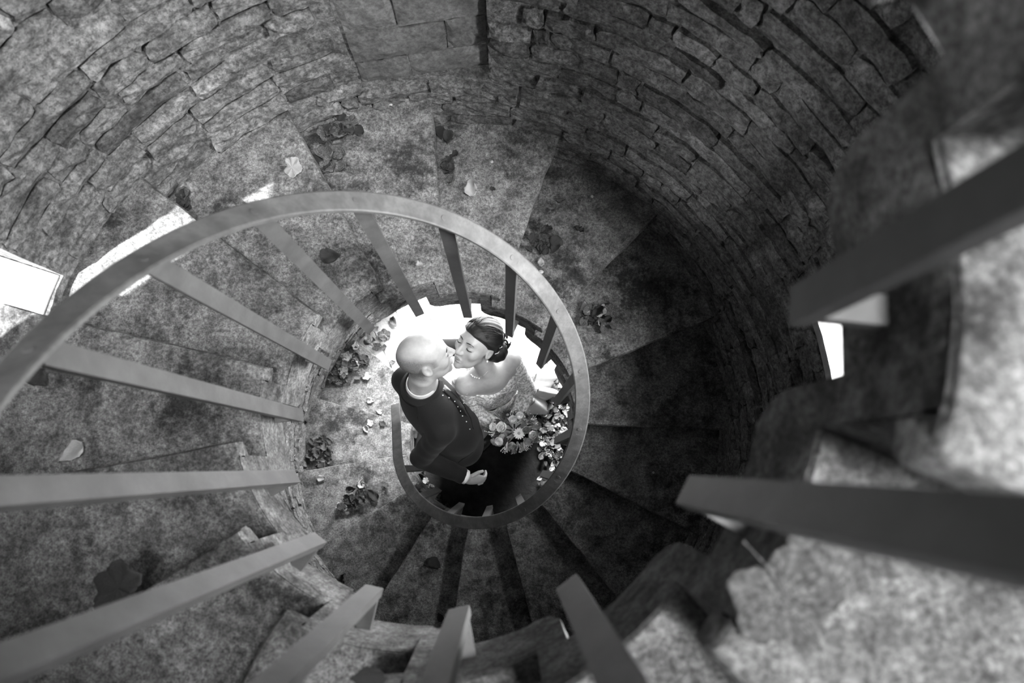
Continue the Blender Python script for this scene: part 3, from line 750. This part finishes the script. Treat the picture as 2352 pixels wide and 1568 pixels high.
for c in ((-.145,.035,.022), (-.150,.02,.015), (-.143,.05,.01), (-.155,.032,.0)):
    p_ = loc2w(HB, FB, c); mb = MB(); mb.tube([p_-(0,0,.005), p_-(0,0,.002), p_+V3((0,0,.002)), p_+V3((0,0,.005))], [.001,.0055,.0055,.001], 8); part('hair_pearl', mesh('hair_pearl', mb.v, mb.f, True), M['pearl'], bride)
for s in (1, -1):
    streak('eyebrow', [loc2w(HB, FB, (.0925-max(0,y-.02)*.45, y*s, .028+.004*math.sin((y-.012)/.036*PI))) for y in (.012,.022,.032,.040,.049)], [.0014,.0024,.0022,.0016,.0006], M['brow'], bride)
    streak('eyelashes', [loc2w(HB, FB, (.0908-abs(y-.031)*.42, y*s, .0005+abs(y-.033)*.18)) for y in (.018,.025,.033,.041,.050)], [.0008,.002,.0024,.002,.001], M['brow'], bride)
lipf = union([(sd_ell((.0945,0,-.0605), (.0112,.0195,.0056)), 0), (sd_ell((.0925,0,-.073), (.0112,.0165,.0066)), .002)])
part('lips', sculpt('lips', in_frame(lambda q: np.maximum(lipf(q)-.0006, .088-q[:,0]), HB, FB), tuple(HB-.15), tuple(HB+.15), .0028), M['lip'], bride)
ep = loc2w(HB, FB, (-.008,.081,-.042)); mb = MB(); mb.tube([ep-(0,0,.005), ep-(0,0,.003), ep+V3((0,0,.003)), ep+V3((0,0,.005))], [.001,.0048,.0048,.001], 10); part('earring', mesh('earring', mb.v, mb.f, True), M['pearl'], bride)
# necklace
nk = on_cloth(fbody_b, [(1062,846),(1072,855),(1082,862),(1092,866),(1103,866),(1113,860),(1120,852)], .001)
mb = MB(); mb.tube(nk, .0011, 6); nko = part('necklace', mesh('necklace', mb.v, mb.f, True), M['metal'], bride)
for (u, v) in ((1086,864),(1091,866),(1096,867),(1101,868),(1083,861)):
    p_ = on_cloth(fbody_b, [(u, v)], .003)[0]; mb = MB(); mb.tube([p_-(0,0,.004), p_-(0,0,.002), p_+V3((0,0,.002)), p_+V3((0,0,.004))], [.001,.0036,.0036,.001], 8); part2('pearl', mesh('pearl', mb.v, mb.f, True), M['pearl'], nko, bride)
# dress: bodice, sleeves off the shoulder, skirt with folds
tor_f = union(tor+[(sd_cap(bL, bL*.9+bR*.1, .046, .046), .03)])
def fbodice(P):
    d = union(tor)(P)-.010+.0012*np.sin(P[:,0]*190)*np.sin(P[:,1]*210+P[:,2]*170)
    q = P-bm_; lat = q@bl; fw = q@bf
    top = -1.462-.022*np.exp(-(lat/.04)**2)*(fw > 0)+.030*np.clip(np.abs(lat)/.12,0,1.2)**2
    d = smax(d, P[:,2]-top, .006); return np.maximum(d, -(P[:,2]+2.04))
part('bodice', sculpt('bodice', fbodice, (-.2,.05,-2.08), (.36,.5,-1.36), .0045), M['lace'], bride)
def fsleeve(a, e, w):
    ax = unit(V3(e)-V3(a)); s = union([(sd_cap(a, e, .051, .043), 0), (sd_cap(e, w, .043, .032), .012)])
    return lambda P: smax(smax(s(P)+.0015*np.sin(P[:,2]*130+P[:,0]*60), -((P-V3(a))@ax+.004), .006), (P-V3(w))@unit(V3(w)-V3(e))+.02, .004)
part('sleeve', sculpt('sleeve', fsleeve(bL, bE, bW), (.1,-.02,-1.76), (.36,.45,-1.36), .0045), M['lace'], bride)
part('sleeve', sculpt('sleeve', fsleeve(bR, bEr, bWr), (-.14,-.02,-1.76), (.2,.32,-1.36), .0045), M['lace'], bride)
V, Fc = [], []; NR, NA = 22, 96; sc0 = bm_
for i in range(NR+1):
    t = i/NR; zz = -1.99+(FLOOR+.012+1.99)*t; c = sc0+np.array([.045,.03,0])*t**1.2
    for j in range(NA):
        a = 2*PI*j/NA; train = .10*max(0, math.cos(a-.75))**2*t**3
        bb = 1/math.sqrt((math.cos(a-math.atan2(bl[1],bl[0]))/.160)**2+(math.sin(a-math.atan2(bl[1],bl[0]))/.128)**2); base = bb+.16*t**.8; r_ = base+train+(.004+.030*t)*math.sin(a*13+2.2*math.sin(a*3)+t*1.5)+.012*t*math.sin(a*29+1)
        V.append((c[0]+r_*math.cos(a), c[1]+r_*math.sin(a), zz))
for i in range(NR):
    for j in range(NA): Fc.append((i*NA+j, (i+1)*NA+j, (i+1)*NA+(j+1) % NA, i*NA+(j+1) % NA))
sk = mesh('skirt', V, [f_[::-1] for f_ in Fc], True)
NO = 11
ov = mesh('overskirt', [(sc0[0]+(x-sc0[0])*1.03, sc0[1]+(y-sc0[1])*1.03, zq+.006) for x, y, zq in V[:NO*NA]], [f_[::-1] for f_ in Fc if max(f_) < NO*NA], True)
ovo = part('overskirt', ov, M['lace'], bride); ovo.modifiers.new('thick', 'SOLIDIFY').thickness = .003
sko = part('skirt', sk, M['skirt'], bride); sd_ = sko.modifiers.new('thick', 'SOLIDIFY'); sd_.thickness = .004

# ------------------------------------------------------------------ bouquet
bq = at(1182, 986, -1.555); bouquet = empty('bouquet', tuple(bq-(0,0,.12))); tag(bouquet, 'round bouquet of roses, daisies and dark foliage held against the lace dress', 'bouquet')
def petal_mesh(L, Wd, cup, curl, n=5, m_=4):
    V, Fc = [], []
    for i in range(n+1):
        t = i/n; wdt = Wd*math.sin(PI*min(1, .12+.8*t))**.7
        for j in range(m_+1):
            s = j/m_*2-1; V.append((s*wdt, L*t*math.cos(curl*t), L*math.sin(curl*t)*t+cup*s*s*wdt))
    for i in range(n):
        for j in range(m_): a = i*(m_+1)+j; Fc.append((a, a+1, a+m_+2, a+m_+1))
    return V, Fc
def flower(kind, rngf):
    mb = MB()
    if kind == 'rose':
        for ring, (nn, L, tilt, rad) in enumerate(((3,.016,1.35,.003),(4,.020,1.05,.006),(5,.024,.65,.009),(6,.027,.25,.012))):
            for i in range(nn):
                a = 2*PI*i/nn+ring*.5; V, Fc = petal_mesh(L, L*.55, .5, .9-tilt*.4)
                R_ = Matrix.Rotation(a, 3, 'Z') @ Matrix.Rotation(tilt, 3, 'X'); mb.add([R_ @ Vector(v)+Matrix.Rotation(a,3,'Z') @ Vector((0,rad*.3,.0)) for v in V], Fc)
    elif kind == 'daisy':
        for i in range(14):
            a = 2*PI*i/14; V, Fc = petal_mesh(.024, .0042, .1, .15); R_ = Matrix.Rotation(a, 3, 'Z') @ Matrix.Rotation(.12, 3, 'X'); mb.add([R_ @ Vector(v) for v in V], Fc)
    elif kind == 'leaf':
        V, Fc = petal_mesh(.055, .016, .5, -.5, 7, 4); mb.add(V, Fc)
    elif kind == 'spray':
        for i in range(7):
            a = rngf.uniform(-.6,.6); b = rngf.uniform(-.5,.5); L = rngf.uniform(.03,.055); p1 = np.array([math.sin(a)*L, math.cos(a)*L, math.sin(b)*L*.6])
            mb.tube([(0,0,0), p1*.6+(0,0,.004), p1], [.0009,.0008,.0006], 4); mb.tube([p1-(0,.002,0), p1, p1+(0,.003,0)], [.0008,.0028,.0008], 6)
    return mb
rf = np.random.default_rng(9)
def put_flower(name, kind, m_, d, rad, spin=None, sc=1.0):
    d = unit(d); p_ = V3((d[0]*.118, d[1]*.085, d[2]*.06))*rad+np.array([0,0,.12]); mb = flower(kind, rf)
    up = Vector(tuple(unit(d*V3((.8,.9,1)))))
    if kind in ('leaf','spray'):
        rt = up.to_track_quat('Y','Z').to_matrix() @ Matrix.Rotation(rf.uniform(0,6) if spin is None else spin, 3, 'Y')
    else: rt = up.to_track_quat('Z','Y').to_matrix() @ Matrix.Rotation(rf.uniform(0,6), 3, 'Z')
    me = mesh(name, [rt @ (Vector(v)*sc)+Vector(tuple(p_)) for v in mb.v], mb.f, True); return obj(name, me, m_, bouquet), p_, rt
for dx, dy, sc in ((-.35,.05,1.25),(.15,.5,1.0),(-.55,-.55,1.0),(.3,-.05,.9),(-.05,.3,1.05),(.85,-.55,.85),(-.75,.1,.95),(.55,-.25,1.0),(-.1,-.75,.9),(.9,.15,.9)):
    put_flower('rose', 'rose', M['petal'] if sc > .92 else M['petal_mid'], (dx,dy,.75), 1.12, sc=sc*1.1)
for dx, dy, m_ in ((.12,-.18,'petal'),(.35,.62,'petal_dark'),(-.3,.8,'petal_dark'),(.75,.55,'petal_dark'),(.62,-.7,'petal_mid')):
    o, p_, rt = put_flower('daisy', 'daisy', M[m_], (dx,dy,.8), 1.15, sc=1.25)
    mb = MB(); mb.tube([Vector((0,0,-.002)), Vector((0,0,.004)), Vector((0,0,.006))], [.008,.007,.003], 10)
    obj('daisy_eye', mesh('daisy_eye', [rt @ Vector(v)+Vector(tuple(p_)) for v in mb.v], mb.f, True), M['petal_mid'], o)
for i in range(60):
    a = rf.uniform(0, 2*PI); d = (math.cos(a)*rf.uniform(.4,1.2), math.sin(a)*rf.uniform(.4,1.2), rf.uniform(-.4,.7)); put_flower('leaf', 'leaf', M['green'] if i % 3 else M['petal_mid'], d, rf.uniform(.5,.85), sc=rf.uniform(.6,1.0))
for i in range(16):
    a = rf.uniform(0, 2*PI); put_flower('berry_spray', 'spray', M['petal'] if i % 2 else M['petal_mid'], (math.cos(a), math.sin(a), rf.uniform(.1,.9)), rf.uniform(.7,1.0))
mb = MB()
for i in range(8):
    a = 2*PI*i/8; mb.tube([(math.cos(a)*.045, math.sin(a)*.04, .12), (math.cos(a)*.012, math.sin(a)*.012, .03), (math.cos(a+.6)*.022, math.sin(a+.6)*.022, -.09)], .0035, 6)
mb.build('stems', M['green'], bouquet)

#LEAVES
# ------------------------------------------------------------------ fallen leaves
def leaf_mesh(seed, pointed=.6, curl=.6, fold=.35, lobes=0):
    rl = np.random.default_rng(seed); V, Fc = [], []; nl, nw = 10, 6
    cx, cy = rl.normal(0,1), rl.normal(0,1)
    for i in range(nl+1):
        t = i/nl; wd = .40*math.sin(PI*min(1,max(.04,t))**.75)**(.8)*(1-.35*pointed*t)
        if lobes: wd *= 1+.22*math.cos(t*PI*2*lobes)
        if i == 0: wd = .02
        if i == nl: wd = .01
        for j in range(nw+1):
            s = j/nw*2-1; x = s*wd*(1+.05*rl.normal()); y = t-.5-.12*abs(s)*(1-t)*lobes*.4
            vein = .03*math.cos((t*7-abs(s)*1.5)*2*PI)*abs(s)
            zz = fold*abs(x)*.8+curl*(.35*y*y+.55*x*x*cx+.25*x*y*cy)+vein+.05*rl.normal()*abs(s)*curl
            V.append([x, y, zz])
    V = np.array(V); V[:,2] -= V[:,2].min()
    for i in range(nl):
        for j in range(nw): a = i*(nw+1)+j; Fc.append((a, a+1, a+nw+2, a+nw+1))
    mb = MB(); mb.add([tuple(v) for v in V], Fc)
    st = [V[j0] for j0 in (3, 3+(nw+1)*2)]
    me = mesh('fallen_leaf', mb.v, mb.f, True)
    bm = bmesh.new(); bm.from_mesh(me); r_ = bmesh.ops.solidify(bm, geom=bm.faces[:], thickness=.012); bm.to_mesh(me); bm.free()
    me.polygons.foreach_set('use_smooth', [True]*len(me.polygons))
    return me
LEAF = {}
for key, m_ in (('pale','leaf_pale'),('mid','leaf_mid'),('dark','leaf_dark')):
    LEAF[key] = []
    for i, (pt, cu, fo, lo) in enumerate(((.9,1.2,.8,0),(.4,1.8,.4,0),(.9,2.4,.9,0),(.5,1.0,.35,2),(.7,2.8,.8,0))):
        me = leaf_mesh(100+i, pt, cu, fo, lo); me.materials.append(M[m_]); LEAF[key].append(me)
def broad_leaf(seed, lobes=5):
    rl = np.random.default_rng(seed); V, Fc = [], []; na, nr = 60, 9
    for j in range(nr+1):
        t = j/nr
        for i in range(na):
            a = 2*PI*i/na; c = abs(((a-PI/2+PI) % (2*PI))-PI)              # 0 at the tip, pi at the stalk
            out = .5*(1-.45*(c/PI)**6)*(1+.10*math.cos(lobes*c*1.05))*(1+.03*math.cos(a*19))
            r_ = out*t; pleat = .035*t*math.cos(c*7.2)+.012*t*math.cos(c*21+t*14)
            V.append((r_*math.cos(a), r_*math.sin(a)-.08, pleat+.22*t**2.2*(.4+.6*math.sin(a*2+seed))*.5+.02*rl.normal()*t))
    V = np.array(V); V[:,2] -= V[:,2].min()
    for j in range(nr):
        for i in range(na): Fc.append((j*na+i, (j+1)*na+i, (j+1)*na+(i+1) % na, j*na+(i+1) % na))
    mb = MB(); mb.add([tuple(v) for v in V], Fc); mb.tube([V[0]+(0,0,.01), V[0]+(0,-.35,.02), V[0]+(.06,-.6,.05)], [.012,.010,.012], 5)
    me = mesh('fallen_leaf', mb.v, mb.f, True); bm = bmesh.new(); bm.from_mesh(me); bmesh.ops.solidify(bm, geom=bm.faces[:na*nr], thickness=.01); bm.to_mesh(me); bm.free()
    me.polygons.foreach_set('use_smooth', [True]*len(me.polygons)); return me
for key, m_ in (('pale','leaf_pale'),('mid','leaf_mid'),('dark','leaf_dark')):
    for sd in (1, 2): me = broad_leaf(sd); me.materials.append(M[m_]); LEAF[key].append(me)
LR = np.random.default_rng(21)
def leaf(u, v, k, size, tone, label, group=None, var=None, yaw=None, flat=False, lift=0):
    """a leaf lying on tread k (16 = floor) at the spot seen at u, v; size in metres"""
    z = -k*H if k < 16 else FLOOR
    p_ = at(u, v, z); r_ = math.hypot(p_[0], p_[1])
    if k < 16:
        if r_ > RO-.02: p_[:2] *= (RO-.02-size*.3)/r_
    me = LEAF[tone][LR.integers(0, 7) if var is None else var]
    tx, ty = (0, 0) if flat else LR.normal(0, .22, 2)
    o = obj('fallen_leaf', me, None, None, loc=(p_[0], p_[1], z+.004+lift+size*.22*(abs(tx)+abs(ty))), rot=(tx, ty, LR.uniform(0, 2*PI) if yaw is None else yaw), scale=(size, size, size*(.6 if flat else .9)))
    tag(o, label, 'leaf', group); return o
# leaves one can pick out singly
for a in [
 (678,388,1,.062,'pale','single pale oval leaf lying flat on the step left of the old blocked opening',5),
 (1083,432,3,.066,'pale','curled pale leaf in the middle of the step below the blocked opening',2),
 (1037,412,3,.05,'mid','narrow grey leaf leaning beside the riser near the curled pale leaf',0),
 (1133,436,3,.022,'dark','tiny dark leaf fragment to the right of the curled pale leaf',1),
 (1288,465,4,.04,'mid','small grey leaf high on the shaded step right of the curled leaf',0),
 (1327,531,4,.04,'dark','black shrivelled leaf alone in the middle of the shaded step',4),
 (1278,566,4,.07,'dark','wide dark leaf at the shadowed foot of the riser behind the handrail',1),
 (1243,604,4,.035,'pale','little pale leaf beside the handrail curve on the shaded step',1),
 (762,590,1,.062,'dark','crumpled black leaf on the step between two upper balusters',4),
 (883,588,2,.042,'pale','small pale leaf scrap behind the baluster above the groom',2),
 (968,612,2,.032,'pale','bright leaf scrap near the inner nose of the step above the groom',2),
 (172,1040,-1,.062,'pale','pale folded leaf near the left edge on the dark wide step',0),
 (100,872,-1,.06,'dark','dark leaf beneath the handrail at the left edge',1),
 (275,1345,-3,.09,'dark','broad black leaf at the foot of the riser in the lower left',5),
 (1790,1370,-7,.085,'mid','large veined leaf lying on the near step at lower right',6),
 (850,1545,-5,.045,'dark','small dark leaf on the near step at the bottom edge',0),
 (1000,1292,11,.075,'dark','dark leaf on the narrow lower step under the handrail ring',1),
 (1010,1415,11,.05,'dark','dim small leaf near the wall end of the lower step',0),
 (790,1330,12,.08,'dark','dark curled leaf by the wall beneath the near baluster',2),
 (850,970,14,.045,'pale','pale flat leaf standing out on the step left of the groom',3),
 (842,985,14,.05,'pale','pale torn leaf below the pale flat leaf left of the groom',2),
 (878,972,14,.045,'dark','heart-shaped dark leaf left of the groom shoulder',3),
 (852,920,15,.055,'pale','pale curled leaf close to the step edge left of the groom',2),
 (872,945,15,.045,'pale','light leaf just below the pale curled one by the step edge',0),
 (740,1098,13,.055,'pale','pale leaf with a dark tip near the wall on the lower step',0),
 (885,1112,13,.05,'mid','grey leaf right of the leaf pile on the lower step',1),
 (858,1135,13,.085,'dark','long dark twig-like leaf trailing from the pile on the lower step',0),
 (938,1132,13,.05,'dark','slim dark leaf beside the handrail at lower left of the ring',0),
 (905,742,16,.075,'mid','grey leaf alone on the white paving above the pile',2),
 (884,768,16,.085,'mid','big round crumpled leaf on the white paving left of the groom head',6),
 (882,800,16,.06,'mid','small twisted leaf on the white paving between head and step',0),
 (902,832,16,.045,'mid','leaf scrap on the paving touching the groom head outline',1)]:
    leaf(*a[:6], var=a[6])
# piles whose leaves nothing tells apart
def pile(n, poly, k, sizes, tones, label, group, lift=.02):
    poly = np.array(poly, float); lo, hi = poly.min(0), poly.max(0); c = 0
    while c < n:
        u, v = LR.uniform(lo, hi); ins = False
        for i in range(len(poly)):
            (x1, y1), (x2, y2) = poly[i], poly[i-1]
            if (y1 > v) != (y2 > v) and u < (x2-x1)*(v-y1)/(y2-y1)+x1: ins = not ins
        if not ins: continue
        leaf(u, v, k, LR.uniform(*sizes), tones[LR.integers(0, len(tones))], label, group, lift=LR.uniform(0, lift)); c += 1
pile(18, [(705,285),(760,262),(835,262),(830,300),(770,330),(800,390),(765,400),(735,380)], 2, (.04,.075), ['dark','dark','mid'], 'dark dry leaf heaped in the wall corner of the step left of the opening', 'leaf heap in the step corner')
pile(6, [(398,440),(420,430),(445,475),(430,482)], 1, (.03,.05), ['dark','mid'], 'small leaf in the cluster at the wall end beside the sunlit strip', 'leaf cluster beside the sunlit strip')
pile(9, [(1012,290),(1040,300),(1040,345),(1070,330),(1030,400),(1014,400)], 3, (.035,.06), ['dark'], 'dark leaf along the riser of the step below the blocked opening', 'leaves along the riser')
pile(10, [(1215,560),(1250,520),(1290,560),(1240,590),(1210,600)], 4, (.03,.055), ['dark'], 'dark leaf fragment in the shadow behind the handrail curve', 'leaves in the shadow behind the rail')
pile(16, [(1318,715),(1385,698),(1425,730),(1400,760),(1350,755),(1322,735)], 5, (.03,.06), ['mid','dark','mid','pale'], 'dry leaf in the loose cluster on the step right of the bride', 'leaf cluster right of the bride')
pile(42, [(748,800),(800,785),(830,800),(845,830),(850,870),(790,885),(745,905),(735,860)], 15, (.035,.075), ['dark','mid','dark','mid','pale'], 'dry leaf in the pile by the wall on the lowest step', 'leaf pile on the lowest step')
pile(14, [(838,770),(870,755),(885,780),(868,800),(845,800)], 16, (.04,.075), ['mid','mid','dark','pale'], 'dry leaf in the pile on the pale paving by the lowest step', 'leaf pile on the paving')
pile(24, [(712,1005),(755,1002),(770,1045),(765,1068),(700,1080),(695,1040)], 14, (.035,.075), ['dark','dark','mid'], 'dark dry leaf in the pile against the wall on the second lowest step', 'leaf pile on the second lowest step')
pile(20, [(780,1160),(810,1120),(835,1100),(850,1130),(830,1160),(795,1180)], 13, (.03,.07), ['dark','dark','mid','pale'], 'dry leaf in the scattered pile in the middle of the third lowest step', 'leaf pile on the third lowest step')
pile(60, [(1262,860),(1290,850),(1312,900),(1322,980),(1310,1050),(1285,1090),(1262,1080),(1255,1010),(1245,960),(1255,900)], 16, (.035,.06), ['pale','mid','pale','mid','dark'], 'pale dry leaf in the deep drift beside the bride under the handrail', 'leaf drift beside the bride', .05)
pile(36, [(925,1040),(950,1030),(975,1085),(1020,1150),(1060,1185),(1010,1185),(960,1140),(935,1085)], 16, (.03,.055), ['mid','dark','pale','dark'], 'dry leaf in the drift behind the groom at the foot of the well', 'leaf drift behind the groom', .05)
# what lies too deep in the drifts to count: one litter object
def litter(n, poly, sizes, tones, lo_z, hi_z, name, label):
    poly = np.array(poly, float); lo, hi = poly.min(0), poly.max(0); c = 0; mb = {t: MB() for t in tones}
    while c < n:
        u, v = LR.uniform(lo, hi); ins = False
        for i in range(len(poly)):
            (x1, y1), (x2, y2) = poly[i], poly[i-1]
            if (y1 > v) != (y2 > v) and u < (x2-x1)*(v-y1)/(y2-y1)+x1: ins = not ins
        if not ins: continue
        t = tones[LR.integers(0, len(tones))]; me = LEAF[t][LR.integers(0, 5)]; s_ = LR.uniform(*sizes); p_ = at(u, v, FLOOR)
        R_ = Matrix.Rotation(LR.uniform(0,6.28),3,'Z') @ Matrix.Rotation(LR.normal(0,.3),3,'X'); p_[2] = FLOOR+LR.uniform(lo_z, hi_z)
        mb[t].add([R_ @ (vv.co*s_)+Vector(tuple(p_)) for vv in me.vertices], [tuple(q.vertices) for q in me.polygons]); c += 1
    allm = MB(); mi = []
    for q, t in enumerate(tones): allm.add(mb[t].v, mb[t].f); mi += [q]*len(mb[t].f)
    me = mesh(name, allm.v, allm.f, True)
    for t in tones: me.materials.append(M['leaf_'+t])
    me.polygons.foreach_set('material_index', mi); o = obj(name, me, None); tag(o, label, 'leaf litter', kind='stuff')
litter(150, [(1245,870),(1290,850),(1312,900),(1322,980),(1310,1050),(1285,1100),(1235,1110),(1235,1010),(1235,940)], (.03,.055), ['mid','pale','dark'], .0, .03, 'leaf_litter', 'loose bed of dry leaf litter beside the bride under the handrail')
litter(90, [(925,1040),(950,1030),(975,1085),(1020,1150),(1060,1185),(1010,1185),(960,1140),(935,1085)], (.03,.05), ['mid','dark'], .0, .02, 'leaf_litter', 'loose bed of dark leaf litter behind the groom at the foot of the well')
# pebbles and crumbs of plaster
def pebble(u, v, k, s, label):
    p_ = at(u, v, -k*H); bmm = bmesh.new(); bmesh.ops.create_icosphere(bmm, subdivisions=1, radius=1)
    for vt in bmm.verts: vt.co *= 1+LR.normal(0,.15); vt.co.z *= .7
    me = bpy.data.meshes.new('pebble'); bmm.to_mesh(me); bmm.free()
    o = obj('pebble', me, M['plaster'], None, loc=(p_[0], p_[1], -k*H+s*.6), scale=s); tag(o, label, 'stone')
for a in [(896,240,2,.009,'white pebble against the wall under the blocked opening'),(1041,266,3,.010,'white pebble near the wall at the top of the leaf strewn riser'),
          (1130,372,3,.006,'tiny pale chip in the middle of the step below the opening'),(1360,452,4,.006,'tiny white chip high on the shaded step'),
          (1243,625,4,.009,'pale stone chip beside the inner edge of the shaded step'),(1500,1085,7,.006,'small white chip on the dark lower right step')]: pebble(*a)
